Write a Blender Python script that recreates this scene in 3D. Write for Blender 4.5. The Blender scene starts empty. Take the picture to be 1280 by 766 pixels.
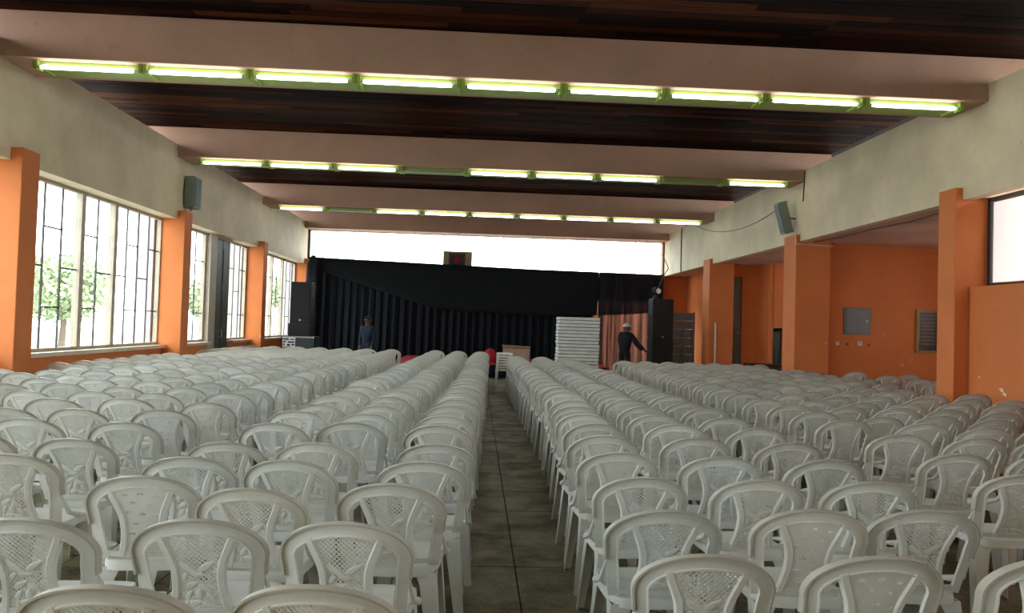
import bpy, bmesh, math, random
from mathutils import Vector, Matrix
random.seed(7)
SC = bpy.context.scene
COL = SC.collection
R_ = math.radians

# ------------------------------------------------------------------ camera
EYE = 1.48
YAW, PITCH, ROLL, FPX = 0.0473, 0.0259, 0.0301, 901.0
cam_d = bpy.data.cameras.new('camera'); cam = bpy.data.objects.new('camera', cam_d); COL.objects.link(cam)
SC.camera = cam
F = Vector((math.sin(YAW)*math.cos(PITCH), math.cos(YAW)*math.cos(PITCH), math.sin(PITCH)))
Rv = Vector((math.cos(YAW), -math.sin(YAW), 0)); Uv = Rv.cross(F)
c, s = math.cos(ROLL), math.sin(ROLL)
CR = c*Rv + s*Uv; CU = -s*Rv + c*Uv
M = Matrix(((CR.x, CU.x, -F.x, 0), (CR.y, CU.y, -F.y, 0), (CR.z, CU.z, -F.z, EYE), (0, 0, 0, 1)))
cam.matrix_world = M
cam_d.sensor_width = 36; cam_d.lens = FPX*36/1280; cam_d.clip_start = .05; cam_d.clip_end = 300

# ------------------------------------------------------------------ world, exposure
w = bpy.data.worlds.new('sky'); SC.world = w; w.use_nodes = True
bg = w.node_tree.nodes['Background']
bg.inputs[0].default_value = (0.97, 0.985, 1.0, 1); bg.inputs[1].default_value = 7.0
SC.view_settings.view_transform = 'Standard'; SC.view_settings.look = 'None'
SC.view_settings.gamma = 1; SC.view_settings.use_curve_mapping = False
SC.view_settings.exposure = 0.35
SC.cycles.use_denoising = True
SC.cycles.max_bounces = 10; SC.cycles.diffuse_bounces = 6; SC.cycles.transparent_max_bounces = 16
SC.cycles.caustics_reflective = False; SC.cycles.caustics_refractive = False
TUBE_E = 9.0

def portal(name, loc, rot, sx, sy):                  # guides the sampling of sky light through an opening
    l = bpy.data.lights.new(name, 'AREA'); l.shape = 'RECTANGLE'; l.size = sx; l.size_y = sy
    l.cycles.is_portal = True
    o = bpy.data.objects.new(name, l); COL.objects.link(o); o.location = loc; o.rotation_euler = rot
# left windows face +X into the room, right window faces -X, back ribbon faces -Y
for y0, y1 in ((-5.3, -1.3), (-.6, 3.6), (4.4, 9.2), (9.7, 14.3), (14.8, 19.5), (20.2, 24.9)):
    portal('window_portal', (-6.2, (y0+y1)/2, 2.13), (0, R_(-90), 0), 2.5, y1-y0)
portal('window_portal', (.27, 25.2, 3.95), (R_(-90), 0, 0), 12.4, 1.2)
for y0, y1 in ((4.4, 9.0), (-.6, 3.6)):
    portal('window_portal', (6.95, (y0+y1)/2, 2.77), (0, R_(90), 0), 1.2, y1-y0)

# ------------------------------------------------------------------ materials
def nt(name):
    m = bpy.data.materials.new(name); m.use_nodes = True
    return m, m.node_tree.nodes, m.node_tree.links, m.node_tree.nodes['Principled BSDF']
def ramp(N, stops):
    r = N.new('ShaderNodeValToRGB'); e = r.color_ramp.elements
    while len(e) < len(stops): e.new(.5)
    for q, (p, col) in zip(e, stops): q.position = p; q.color = (*col, 1) if len(col) == 3 else col
    return r
def noise(N, L, scale, detail=4, vec=None, rough=.6):
    n = N.new('ShaderNodeTexNoise'); n.inputs['Scale'].default_value = scale; n.inputs['Detail'].default_value = detail
    n.inputs['Roughness'].default_value = rough
    if vec is not None: L.new(vec, n.inputs['Vector'])
    return n
def mixc(N, L, fac, a, b, mode='MIX'):
    m = N.new('ShaderNodeMix'); m.data_type = 'RGBA'; m.blend_type = mode
    for v, i in ((fac, 0), (a, 6), (b, 7)):
        if hasattr(v, 'is_linked'): L.new(v, m.inputs[i])
        elif i == 0: m.inputs[0].default_value = v
        else: m.inputs[i].default_value = (*v, 1)
    return m.outputs[2]
def simple(name, col, rough=.6, metal=0, var=.12, scale=6, bump=0.0, bscale=60):
    m, N, L, B = nt(name)
    g = N.new('ShaderNodeNewGeometry')
    n = noise(N, L, scale, 5, g.outputs['Position'])
    lo = tuple(v*(1-var) for v in col); hi = tuple(min(1, v*(1+var)) for v in col)
    r = ramp(N, [(.3, lo), (.7, hi)]); L.new(n.outputs[0], r.inputs[0]); L.new(r.outputs[0], B.inputs['Base Color'])
    B.inputs['Roughness'].default_value = rough; B.inputs['Metallic'].default_value = metal
    if bump:
        n2 = noise(N, L, bscale, 3, g.outputs['Position']); b = N.new('ShaderNodeBump'); b.inputs['Strength'].default_value = bump
        b.inputs['Distance'].default_value = .01
        L.new(n2.outputs[0], b.inputs['Height']); L.new(b.outputs[0], B.inputs['Normal'])
    return m
def emis(name, col, st):
    m, N, L, B = nt(name)
    B.inputs['Base Color'].default_value = (.9, .9, .9, 1); B.inputs['Emission Color'].default_value = (*col, 1)
    B.inputs['Emission Strength'].default_value = st
    return m

def wall_paint(name, base, dirt, chip=None, rough=.75, chiph=1.2):
    """painted plaster: blotches, faint stains, chips low down"""
    m, N, L, B = nt(name)
    g = N.new('ShaderNodeNewGeometry')
    n = noise(N, L, 1.1, 6, g.outputs['Position'])
    r = ramp(N, [(.35, (0, 0, 0)), (.75, (1, 1, 1))]); L.new(n.outputs[0], r.inputs[0])
    col = mixc(N, L, r.outputs[0], base, dirt)
    n2 = noise(N, L, 9, 6, g.outputs['Position'], .7)
    r2 = ramp(N, [(.60, (0, 0, 0)), (.74, (.5, .5, .5))]); L.new(n2.outputs[0], r2.inputs[0])
    col = mixc(N, L, r2.outputs[0], col, tuple(v*.72 for v in dirt))
    if chip:
        n3 = noise(N, L, 4.5, 3, g.outputs['Position'], .55)
        r3 = ramp(N, [(.70, (0, 0, 0)), (.71, (1, 1, 1))]); L.new(n3.outputs[0], r3.inputs[0])
        sx = N.new('ShaderNodeSeparateXYZ'); L.new(g.outputs['Position'], sx.inputs[0])
        mr = N.new('ShaderNodeMapRange'); mr.inputs[1].default_value = chiph+.5; mr.inputs[2].default_value = chiph-.3
        L.new(sx.outputs[2], mr.inputs[0])
        mu = N.new('ShaderNodeMath'); mu.operation = 'MULTIPLY'; L.new(r3.outputs[0], mu.inputs[0]); L.new(mr.outputs[0], mu.inputs[1])
        col = mixc(N, L, mu.outputs[0], col, chip)
    L.new(col, B.inputs['Base Color']); B.inputs['Roughness'].default_value = rough
    n4 = noise(N, L, 25, 4, g.outputs['Position']); b = N.new('ShaderNodeBump'); b.inputs['Strength'].default_value = .15; b.inputs['Distance'].default_value = .01
    L.new(n4.outputs[0], b.inputs['Height']); L.new(b.outputs[0], B.inputs['Normal'])
    return m

def plastic_mat(name, tint):
    m, N, L, B = nt(name)
    oi = N.new('ShaderNodeObjectInfo'); tc = N.new('ShaderNodeTexCoord')
    ad = N.new('ShaderNodeVectorMath'); ad.operation = 'ADD'
    L.new(tc.outputs['Object'], ad.inputs[0]); L.new(oi.outputs['Location'], ad.inputs[1])
    n = noise(N, L, 5, 6, ad.outputs[0], .7)
    r = ramp(N, [(.35, tint), (.8, tuple(a*b for a, b in zip(tint, (.80, .78, .70))))]); L.new(n.outputs[0], r.inputs[0])
    col = mixc(N, L, 1.0, oi.outputs['Color'], r.outputs[0], 'MULTIPLY')
    n2 = noise(N, L, 38, 4, ad.outputs[0], .7)
    r2 = ramp(N, [(.63, (0, 0, 0)), (.72, (.35, .35, .35))]); L.new(n2.outputs[0], r2.inputs[0])
    col = mixc(N, L, r2.outputs[0], col, (.30, .27, .22))
    L.new(col, B.inputs['Base Color']); B.inputs['Roughness'].default_value = .42
    B.inputs['Specular IOR Level'].default_value = .4
    return m

def plank_mat():
    m, N, L, B = nt('ceiling_wood')
    oi = N.new('ShaderNodeObjectInfo'); g = N.new('ShaderNodeNewGeometry')
    a = N.new('ShaderNodeMath'); a.operation = 'ADD'; L.new(oi.outputs['Random'], a.inputs[0]); L.new(g.outputs['Random Per Island'], a.inputs[1])
    fr = N.new('ShaderNodeMath'); fr.operation = 'FRACT'; L.new(a.outputs[0], fr.inputs[0])
    r = ramp(N, [(0, (.006, .004, .004)), (.45, (.016, .006, .004)), (.8, (.040, .013, .006)), (1, (.085, .028, .011))]); L.new(fr.outputs[0], r.inputs[0])
    mp = N.new('ShaderNodeMapping'); mp.inputs['Scale'].default_value = (1.2, 22, 22); L.new(g.outputs['Position'], mp.inputs[0])
    n = noise(N, L, 1.6, 5, mp.outputs[0], .7); r2 = ramp(N, [(.3, (.45, .45, .45)), (.75, (1.35, 1.3, 1.25))]); L.new(n.outputs[0], r2.inputs[0])
    col = mixc(N, L, 1.0, r.outputs[0], r2.outputs[0], 'MULTIPLY')
    L.new(col, B.inputs['Base Color']); B.inputs['Roughness'].default_value = .7; B.inputs['Specular IOR Level'].default_value = .03
    b = N.new('ShaderNodeBump'); b.inputs['Strength'].default_value = .25; b.inputs['Distance'].default_value = .004
    L.new(n.outputs[0], b.inputs['Height']); L.new(b.outputs[0], B.inputs['Normal'])
    return m

def tile_mat():
    m, N, L, B = nt('floor_tile_dusty')
    oi = N.new('ShaderNodeObjectInfo'); g = N.new('ShaderNodeNewGeometry')
    mp = N.new('ShaderNodeMapping'); mp.inputs['Scale'].default_value = (.9, 1.0, 1); L.new(g.outputs['Position'], mp.inputs[0])
    n = noise(N, L, 2.3, 8, mp.outputs[0], .68)
    r = ramp(N, [(.30, (.04, .03, .016)), (.42, (.16, .135, .075)), (.56, (.265, .24, .15)), (.75, (.38, .35, .24))]); L.new(n.outputs[0], r.inputs[0])
    n2 = noise(N, L, 55, 3, g.outputs['Position'], .7)
    r2 = ramp(N, [(.3, (.6, .6, .6)), (.7, (1.2, 1.2, 1.2))]); L.new(n2.outputs[0], r2.inputs[0])
    col = mixc(N, L, 1.0, r.outputs[0], r2.outputs[0], 'MULTIPLY')
    n3 = noise(N, L, 1.7, 4, mp.outputs[0], .6)
    r3 = ramp(N, [(.60, (0, 0, 0)), (.70, (.6, .6, .6))]); L.new(n3.outputs[0], r3.inputs[0])
    col = mixc(N, L, r3.outputs[0], col, (.13, .055, .025))
    L.new(col, B.inputs['Base Color'])
    r4 = ramp(N, [(.3, (.8, .8, .8)), (.8, (.5, .5, .5))]); B.inputs['Specular IOR Level'].default_value = .25; L.new(n.outputs[0], r4.inputs[0]); L.new(r4.outputs[0], B.inputs['Roughness'])
    return m

def glass_mat():
    m, N, L, B = nt('window_glass'); N.remove(B)
    t = N.new('ShaderNodeBsdfTransparent'); t.inputs[0].default_value = (.93, .96, .95, 1)
    gl = N.new('ShaderNodeBsdfGlossy'); gl.inputs['Roughness'].default_value = .05
    mx = N.new('ShaderNodeMixShader'); fr = N.new('ShaderNodeLayerWeight'); pw = N.new('ShaderNodeMath'); pw.operation = 'POWER'
    pw.inputs[1].default_value = 5; L.new(fr.outputs['Facing'], pw.inputs[0])
    ml = N.new('ShaderNodeMath'); ml.operation = 'MULTIPLY_ADD'; ml.inputs[1].default_value = .4; ml.inputs[2].default_value = .03; L.new(pw.outputs[0], ml.inputs[0])
    L.new(ml.outputs[0], mx.inputs[0]); L.new(t.outputs[0], mx.inputs[1]); L.new(gl.outputs[0], mx.inputs[2])
    L.new(mx.outputs[0], N['Material Output'].inputs[0])
    return m
def frosted_mat():
    m, N, L, B = nt('frosted_glass'); N.remove(B)
    t = N.new('ShaderNodeBsdfTranslucent'); t.inputs[0].default_value = (.92, .90, .90, 1)
    d = N.new('ShaderNodeBsdfDiffuse'); d.inputs[0].default_value = (.7, .69, .69, 1)
    mx = N.new('ShaderNodeMixShader'); mx.inputs[0].default_value = .25
    L.new(t.outputs[0], mx.inputs[1]); L.new(d.outputs[0], mx.inputs[2]); L.new(mx.outputs[0], N['Material Output'].inputs[0])
    return m
def sheer_mat(name, lo, hi):
    m, N, L, B = nt(name)
    B.inputs['Base Color'].default_value = (.006, .008, .016, 1); B.inputs['Roughness'].default_value = .9
    t = N.new('ShaderNodeBsdfTransparent'); mx = N.new('ShaderNodeMixShader')
    g = N.new('ShaderNodeNewGeometry')
    mp = N.new('ShaderNodeMapping'); mp.inputs['Scale'].default_value = (5, .1, .15); L.new(g.outputs['Position'], mp.inputs[0])
    n = noise(N, L, 1.2, 3, mp.outputs[0]); r = ramp(N, [(.35, (lo,)*3), (.65, (hi,)*3)]); L.new(n.outputs[0], r.inputs[0])
    L.new(r.outputs[0], mx.inputs[0]); L.new(t.outputs[0], mx.inputs[1]); L.new(B.outputs[0], mx.inputs[2])
    L.new(mx.outputs[0], N['Material Output'].inputs[0])
    return m

MT = dict(
    orange=wall_paint('orange_paint', (.68, .205, .052), (.58, .165, .045), (.75, .62, .50)),
    cream=wall_paint('cream_paint', (.78, .68, .49), (.58, .51, .35)),
    beam=wall_paint('beam_paint', (.52, .325, .235), (.42, .265, .19)),
    soffit=wall_paint('soffit_paint', (.66, .44, .33), (.42, .27, .20)),
    wood=plank_mat(), tile=tile_mat(), plastic=plastic_mat('chair_plastic', (1, 1, 1)), rim=plastic_mat('chair_rim_plastic', (.70, .66, .60)), glass=glass_mat(), sheer=sheer_mat('sheer_cloth', .42, .85), sheer2=sheer_mat('sheer_overlay_cloth', .72, .95),
    grout=simple('floor_grout', (.03, .026, .02), .9),
    void=simple('ceiling_backing', (.012, .008, .006), .9),
    winframe=simple('window_frame_paint', (.42, .38, .30), .6),
    bar=simple('glazing_bar_steel', (.06, .06, .055), .6),
    blackframe=simple('black_window_frame', (.015, .014, .014), .5),
    sill=simple('sill_paint', (.62, .54, .42), .6),
    green=simple('lime_green_enamel', (.28, .45, .07), .45),
    ghouse=simple('lamp_housing_enamel', (.27, .40, .09), .45),
    tube=emis('fluorescent_glow', (.97, 1.0, .94), TUBE_E),
    deadtube=simple('dead_tube_glass', (.33, .34, .26), .3),
    cap=simple('tube_cap_metal', (.5, .5, .48), .3, .8),
    curtain=simple('black_curtain_cloth', (.001, .0035, .009), .95),
    swag=simple('dark_green_black_cloth', (.001, .0042, .0065), .95),
    red=simple('red_cloth', (.42, .012, .03), .9),
    blackbox=simple('black_speaker_paint', (.008, .010, .012), .55),
    grille=simple('speaker_grille', (.004, .006, .007), .7, bump=.6, bscale=220),
    chrome=simple('worn_metal', (.45, .45, .45), .35, .9),
    case=simple('flight_case_panel', (.03, .045, .055), .5),
    white=simple('white_board', (.74, .77, .76), .5),
    graygreen=simple('grey_green_metal', (.16, .19, .165), .55),
    darkgreen=simple('dark_green_door_paint', (.035, .06, .058), .55),
    greyboard=simple('grey_board', (.17, .20, .20), .6),
    panelgrey=simple('grey_panel_paint', (.17, .19, .20), .45),
    brown=simple('dark_brown_wood', (.035, .012, .008), .4),
    gold=simple('old_gold_frame', (.28, .17, .03), .45),
    tan=simple('tan_board', (.36, .28, .16), .7),
    card=simple('cardboard', (.42, .30, .21), .85),
    conduit=simple('white_conduit', (.62, .55, .46), .5),
    cable=simple('dark_cable', (.05, .045, .04), .6),
    ground=simple('outside_concrete', (.42, .42, .38), .9),
    salmon=simple('outside_salmon_paint', (.34, .165, .11), .8),
    frosted=frosted_mat(),
    leaf=simple('outside_leaves', (.34, .42, .25), .8, var=.5, scale=3),
    trunk=simple('outside_bark', (.16, .12, .09), .9),
    house=simple('outside_plaster', (.62, .62, .66), .9),
    roof=simple('outside_roof', (.30, .27, .26), .9),
    skin=simple('dark_skin', (.10, .045, .025), .5),
    navy=simple('navy_clothes', (.006, .011, .04), .85),
    darkcloth=simple('charcoal_clothes', (.010, .014, .020), .85),
    hair=simple('black_hair', (.008, .007, .007), .8),
    eye=simple('eye_white', (.6, .58, .55), .3),
)

# ------------------------------------------------------------------ mesh helpers
class MB:
    def __init__(s): s.v = []; s.f = []
    def add(s, vs, fs):
        o = len(s.v); s.v += [tuple(v) for v in vs]; s.f += [tuple(i+o for i in f) for f in fs]; return s
    def box(s, x0, y0, z0, x1, y1, z1, bev=0):
        if bev:
            bm = bmesh.new(); bmesh.ops.create_cube(bm, size=1)
            for v in bm.verts: v.co = Vector(((x0+x1)/2+v.co.x*(x1-x0), (y0+y1)/2+v.co.y*(y1-y0), (z0+z1)/2+v.co.z*(z1-z0)))
            bmesh.ops.bevel(bm, geom=bm.edges[:], offset=bev, segments=2, affect='EDGES', profile=.5)
            bm.verts.index_update(); s.add([v.co[:] for v in bm.verts], [[v.index for v in f.verts] for f in bm.faces]); bm.free(); return s
        return s.add([(x0,y0,z0),(x1,y0,z0),(x1,y1,z0),(x0,y1,z0),(x0,y0,z1),(x1,y0,z1),(x1,y1,z1),(x0,y1,z1)],
                     [(0,3,2,1),(4,5,6,7),(0,1,5,4),(1,2,6,5),(2,3,7,6),(3,0,4,7)])
    def xf(s, fn): s.v = [tuple(fn(Vector(v))) for v in s.v]; return s
    def tube(s, pts, r, n=8, cap=True):
        pts = [Vector(p) for p in pts]; rings = []
        rr = r if isinstance(r, (list, tuple)) else [r]*len(pts)
        for i, p in enumerate(pts):
            d = (pts[min(i+1, len(pts)-1)]-pts[max(i-1, 0)]).normalized()
            a = d.orthogonal() if i == 0 else prev - d*prev.dot(d)
            a.normalize(); prev = a; b = d.cross(a)
            rings.append([p+rr[i]*(math.cos(2*math.pi*k/n)*a+math.sin(2*math.pi*k/n)*b) for k in range(n)])
        return s.loft(rings, cap)
    def loft(s, rings, cap=True, closed=False):
        n = len(rings[0]); o = len(s.v)
        for r in rings: s.v += [tuple(p) for p in r]
        m = len(rings)
        for i in range(m if closed else m-1):
            for k in range(n):
                a = o+i*n; b = o+((i+1) % m)*n
                s.f.append((a+k, a+(k+1) % n, b+(k+1) % n, b+k))
        if cap and not closed:
            s.f.append(tuple(o+k for k in reversed(range(n)))); s.f.append(tuple(o+(m-1)*n+k for k in range(n)))
        return s
    def mesh(s, name, mat, smooth=False):
        me = bpy.data.meshes.new(name); me.from_pydata(s.v, [], s.f)
        bm = bmesh.new(); bm.from_mesh(me); bmesh.ops.recalc_face_normals(bm, faces=bm.faces[:]); bm.to_mesh(me); bm.free()
        if mat: me.materials.append(MT[mat])
        if smooth:
            me.polygons.foreach_set('use_smooth', [True]*len(me.polygons)); me.set_sharp_from_angle(angle=R_(40))
        me.update(); return me
    def build(s, name, mat, parent=None, smooth=False):
        o = bpy.data.objects.new(name, s.mesh(name, mat, smooth)); COL.objects.link(o)
        if parent: o.parent = parent
        return o
def tag(o, label=None, cat=None, group=None, kind=None):
    if label: o['label'] = label
    if cat: o['category'] = cat
    if group: o['group'] = group
    if kind: o['kind'] = kind
    return o
def empty(name, loc=(0, 0, 0), rz=0, **k):
    o = bpy.data.objects.new(name, None); COL.objects.link(o); o.location = loc; o.rotation_euler = (0, 0, rz)
    o.empty_display_size = .1
    return tag(o, **k)
def box(name, mat, b, parent=None, bev=0): return MB().box(*b, bev=bev).build(name, mat, parent)
def inst(me, name, parent, loc=(0, 0, 0)):
    o = bpy.data.objects.new(name, me); COL.objects.link(o); o.parent = parent; o.location = loc; return o

# ------------------------------------------------------------------ room dimensions
XL, XR = -5.89, 6.5            # faces of the cream upper walls
ZC, ZB, ZF, ZH = 5.13, 4.55, 4.78, 3.36   # ceiling, beam underside, fascia top, window head
BEAM = [-1.6, 3.65, 8.93, 14.17, 19.72, 24.45]   # near face of each beam
Y0, Y1 = -6.0, 25.15
SILL = .9

# floor
fl = box('floor', 'grout', (-7, Y0, -.25, 12, Y1, -.012)); tag(fl, 'stone-tiled hall floor, dusty in the aisle', 'floor', kind='structure')
T = .665; TX = .28; TY = 4.46
rest = MB()
tm = MB().box(0, 0, -.012, T-.008, T-.008, 0).mesh('tile', 'tile')
for i in range(-11, 18):
    for j in range(-16, 32):
        x0 = TX+i*T; y0 = TY+j*T
        if x0 < -6.9 or x0 > 11.8 or y0 < Y0 or y0+T > Y1: continue
        if -2 <= i <= 1 and 2.2 < y0 < 19.5: inst(tm, 'tile', fl, (x0, y0, random.uniform(-.0015, .0015)))
        else: rest.box(x0, y0, -.012, x0+T-.008, y0+T-.008, 0)
tag(rest.build('outer_tiles', 'tile', fl), kind='stuff')

# ceiling: slab and individual planks
ce = box('ceiling', 'void', (-6.9, Y0, ZC+.02, 11.2, Y1, ZC+.25)); tag(ce, 'dark reddish-brown boarded ceiling between pink-brown beams', 'ceiling', kind='structure')
PW = .15
restp = MB(); y = Y0
row = 0
while y < Y1-.1:
    x = -6.85-random.uniform(0, 2)
    single = (7.3 < y < 8.95) or (11.4 < y < 14.2)
    while x < 6.9:
        ln = random.uniform(1.6, 3.6); x1 = min(x+ln, 7.05); xs = max(x, -6.85); dz = random.uniform(0, .007)
        if x1-xs > .1:
            b = (xs, y+.004, ZC-.004+dz, x1-.005, y+PW-.004, ZC+.019)
            if single: box('ceiling_plank', 'wood', b, ce)
            else: restp.box(*b)
        x += ln
    y += PW; row += 1
tag(restp.build('far_ceiling_planks', 'wood', ce), kind='stuff')

# walls
def structure(name, label, cat, *boxes, mat):
    m = MB()
    for b in boxes: m.box(*b)
    o = m.build(name, mat); return tag(o, label, cat, kind='structure')
structure('wall_left', 'orange wall under the left windows', 'wall', (-6.35, Y0, 0, -6.1, 16.9, SILL-.06), (-6.35, 18.1, 0, -6.1, Y1, SILL-.06), mat='orange')
structure('trim_1', 'cream upper wall above the left windows', 'wall', (-6.35, Y0, ZH, XL, Y1, ZF), mat='cream')
structure('trim_2', 'cream upper wall along the right side, above the recesses', 'wall', (XR, Y0, ZH, XR+.16, Y1, ZF), mat='cream')
structure('wall_back', 'orange end wall behind the black curtains', 'wall', (-6.35, Y1-.02, 0, 4.0, Y1+.2, 3.30), (4.0, Y1-.02, 2.45, 6.45, Y1+.2, 3.30), (6.45, Y1-.02, 0, 8.6, Y1+.2, ZC), mat='orange')  # right-hand opening added to show the daylit wall beyond
structure('trim_3', 'thin orange ledge along the foot of the high end window', 'ledge', (-5.95, 24.98, 3.26, 6.45, 25.14, 3.36), mat='orange')
structure('wall_near', 'cream wall behind the viewer', 'wall', (-6.6, Y0-.2, 0, 11, Y0, ZC), mat='cream')
# right side: low wall beneath bay window, piers, recess walls
structure('wall_right', 'orange wall below the right-hand window', 'wall', (6.6, Y0, 0, 6.98, 9.38, 2.18), mat='orange')
structure('wall_right_recess', 'orange recess wall facing the seats with a grey panel and a plaque', 'wall', (6.95, 14.75, 0, 10.6, 14.95, ZH+.05), (10.4, 9.5, 0, 10.6, 10.3, ZH+.05), (10.4, 13.2, 0, 10.6, 14.75, ZH+.05), (10.4, 10.3, 0, 10.6, 13.2, 1.2), (10.4, 10.3, 2.7, 10.6, 13.2, ZH+.05), (7.0, 9.30, 0, 10.6, 9.5, ZH+.05), mat='orange')
structure('wall_right_passage', 'orange passage wall between the two far right piers', 'wall', (7.5, 20.15, 0, 8.05, 20.35, ZH+.05), (6.95, 20.15, 3.05, 7.5, 20.35, ZH+.05),
          (7.98, 19.45, 0, 8.12, 20.2, ZH+.05), (8.10, 19.45, 1.62, 8.45, 19.65, ZH+.05), (8.42, 19.45, 0, 10.6, 19.65, ZH+.05), (10.4, 14.95, 0, 10.6, 15.6, ZH+.05), (10.4, 18.6, 0, 10.6, 19.45, ZH+.05), (10.4, 15.6, 0, 10.6, 18.6, 1.2), (10.4, 15.6, 2.7, 10.6, 18.6, ZH+.05), mat='orange')
structure('wall_right_end', 'shadowed orange wall behind the right speaker stack', 'wall', (7.35, 20.35, 0, 7.5, Y1, ZH+.05), mat='orange')
structure('trim_4', 'stained soffit over the right-hand recesses', 'soffit', (XR+.16, 9.3, ZH+.02, 10.6, Y1, ZH+.2), mat='soffit')
structure('trim_5', 'beige window sill ledge along the left wall', 'sill', (-6.35, Y0, SILL-.06, -6.0, 16.65, SILL), (-6.35, 18.1, SILL-.06, -6.0, Y1-.1, SILL), mat='sill')

# beams
for k, y in enumerate(BEAM):
    dp = .77 if k < 5 else .62
    o = MB().box(-6.85, y, ZB, 7.05, y+dp, ZC-.005, bev=.012).build('ceiling_beam', 'beam')
    L_ = ['behind the viewer, second', 'behind the viewer', 'nearest in view, carrying the full row of nine lit tubes', 'second from the front, with two dark tubes', 'third from the front, with one dark tube', 'last, directly over the high end window'][k]
    tag(o, 'wide pink-brown ceiling beam, '+L_, 'beam', kind='structure')

# columns
def column(x0, y0, x1, y1, label, z=3.52):
    o = MB().box(x0, y0, 0, x1, y1, z, bev=.01).build('column', 'orange'); tag(o, label, 'column', kind='structure')
names_l = ['hidden behind the viewer', 'left of the viewer', 'nearest at the left edge', 'second, under the dark wall speaker', 'third, between the far windows', 'last, in the corner by the curtain']
for k, y in enumerate([-1.5, 3.7, 9.25, 14.28, 19.5, 24.6]):
    structure('outer_pilaster', 'pale outer pilaster outside the glass behind a left column', 'pilaster', (-6.62, y-.06, -.25, -6.30, y+.42, ZF), mat='house')
    column(-6.28, y, -5.74, y+.36, 'square orange column on the window side, '+names_l[k])
column(6.4, 3.6, 6.97, 3.96, 'square orange column on the right beside the viewer')
column(6.4, 9.40, 7.0, 9.76, 'square orange column between the right window and the recess')
column(6.42, 14.32, 7.14, 14.9, 'wide orange pier carrying the tilted speaker on the right', 3.5)
column(6.42, 19.78, 7.12, 20.35, 'far orange pier beside the narrow grey door', 3.5)

# ------------------------------------------------------------------ windows
def side_window(name, x, groups, z0, z1, label, barm='bar', framem='winframe', pane='glass', fw=.055):
    """groups: list of (y0, y1, [pattern per light]); pattern 1 = one cross bar at half height, 2 = two, 0 = none"""
    w_ = empty(name, (x, groups[0][0], z0), label=label, cat='window', kind='structure')
    def loc(b): return (b[0], b[1]-groups[0][0], b[2]-z0, b[3], b[4]-groups[0][0], b[5]-z0)
    ya, yb = groups[0][0], groups[-1][1]
    m = MB()
    m.box(*loc((-.04, ya, z1-.05, .04, yb, z1))); m.box(*loc((-.04, ya, z0, .04, yb, z0+.05)))
    m.box(*loc((-.04, ya, z0+.05, .04, ya+.05, z1-.05))); m.box(*loc((-.04, yb-.05, z0+.05, .04, yb, z1-.05)))
    m.build('frame', framem, w_)
    for g in groups[1:]:
        MB().box(*loc((-.05, g[0]-fw, z0+.05, .05, g[0]+fw, z1-.05))).build('mullion', framem, w_)
    pc = {}
    for gi, (y0, y1, pat) in enumerate(groups):
        a = y0+(fw if gi else .05); b = y1-(fw if gi < len(groups)-1 else .05); n = len(pat); wd = (b-a)/n; za, zb = z0+.05, z1-.05
        for i, p in enumerate(pat):
            ys = a+i*wd
            if i: MB().box(*loc((-.012, ys-.011, za, .012, ys+.011, zb))).build('glazing_bar', barm, w_)
            hs = {0: [], 1: [.5], 2: [.25, .74], 3: [.33, .66]}[p]; zz = [za]+[za+(zb-za)*h for h in hs]+[zb]
            for k in range(len(zz)-1):
                if k: MB().box(*loc((-.011, ys+.011, zz[k]-.011, .011, ys+wd-.011, zz[k]+.011))).build('glazing_bar', barm, w_)
                MB().box(*loc((-.002, ys+.011, zz[k]+.011, .002, ys+wd-.011, zz[k+1]-.011))).build('pane', pane, w_)
    return w_
XW = -6.22
side_window('window_1', XW, [(9.62, 11.5, [2, 1, 2, 1]), (11.5, 12.52, [2, 1]), (12.52, 14.30, [1, 2, 1, 2])], SILL, ZH, 'tall steel window on the left between the first two orange columns, trees outside')
side_window('window_2', XW, [(14.66, 16.6, [1, 2, 1, 2])], SILL, ZH, 'steel window on the left just before the dark green double door')
side_window('window_3', XW, [(18.12, 19.48, [2, 1, 2])], SILL, ZH, 'narrow steel window just beyond the dark green double door')
side_window('window_4', XW, [(19.88, 21.9, [1, 2, 1, 2]), (21.9, 23.05, [2, 1]), (23.05, 24.58, [1, 2, 1])], SILL, ZH, 'farthest left steel window, behind the black speaker stack')
side_window('window_5', XW, [(4.08, 6.0, [2, 1, 2, 1]), (6.0, 7.1, [2, 1]), (7.1, 9.23, [1, 2, 1, 2])], SILL, ZH, 'steel window before the nearest left column, only its sill end in view')
side_window('window_6', XW, [(-1.12, 3.68, [0, 0, 0])], SILL, ZH, 'window on the left behind the viewer')
side_window('window_7', XW, [(-5.9, -1.52, [0, 0, 0])], SILL, ZH, 'window on the far left behind the viewer')
# right clerestory window
side_window('window_8', 6.86, [(4.0, 9.36, [0, 0, 0, 0, 0, 0, 0])], 2.18, ZH+.02, 'high black-framed window at the right edge of the view', 'blackframe', 'blackframe', 'frosted', fw=.03)
side_window('window_9', 6.86, [(-2., 3.6, [0, 0, 0, 0])], 2.18, ZH+.02, 'high window on the right behind the viewer', 'blackframe', 'blackframe', fw=.03)
side_window('added_window_11', 10.5, [(10.3, 13.2, [0, 0, 0])], 1.2, 2.7, 'window added to brighten the right recess, outside the view', 'blackframe', 'blackframe', 'frosted', fw=.03)  # added out of view to bring daylight onto the recess wall
side_window('added_window_12', 10.5, [(15.6, 18.6, [0, 0, 0])], 1.2, 2.7, 'window added to brighten the right passage, outside the view', 'blackframe', 'blackframe', 'frosted', fw=.03)  # unseen opening added so the passage wall gets enough light
structure('trim_6', 'orange end wall filling behind the right window', 'wall', (6.66, Y0, 2.18, 6.98, -2.0, ZH), mat='orange')
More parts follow.
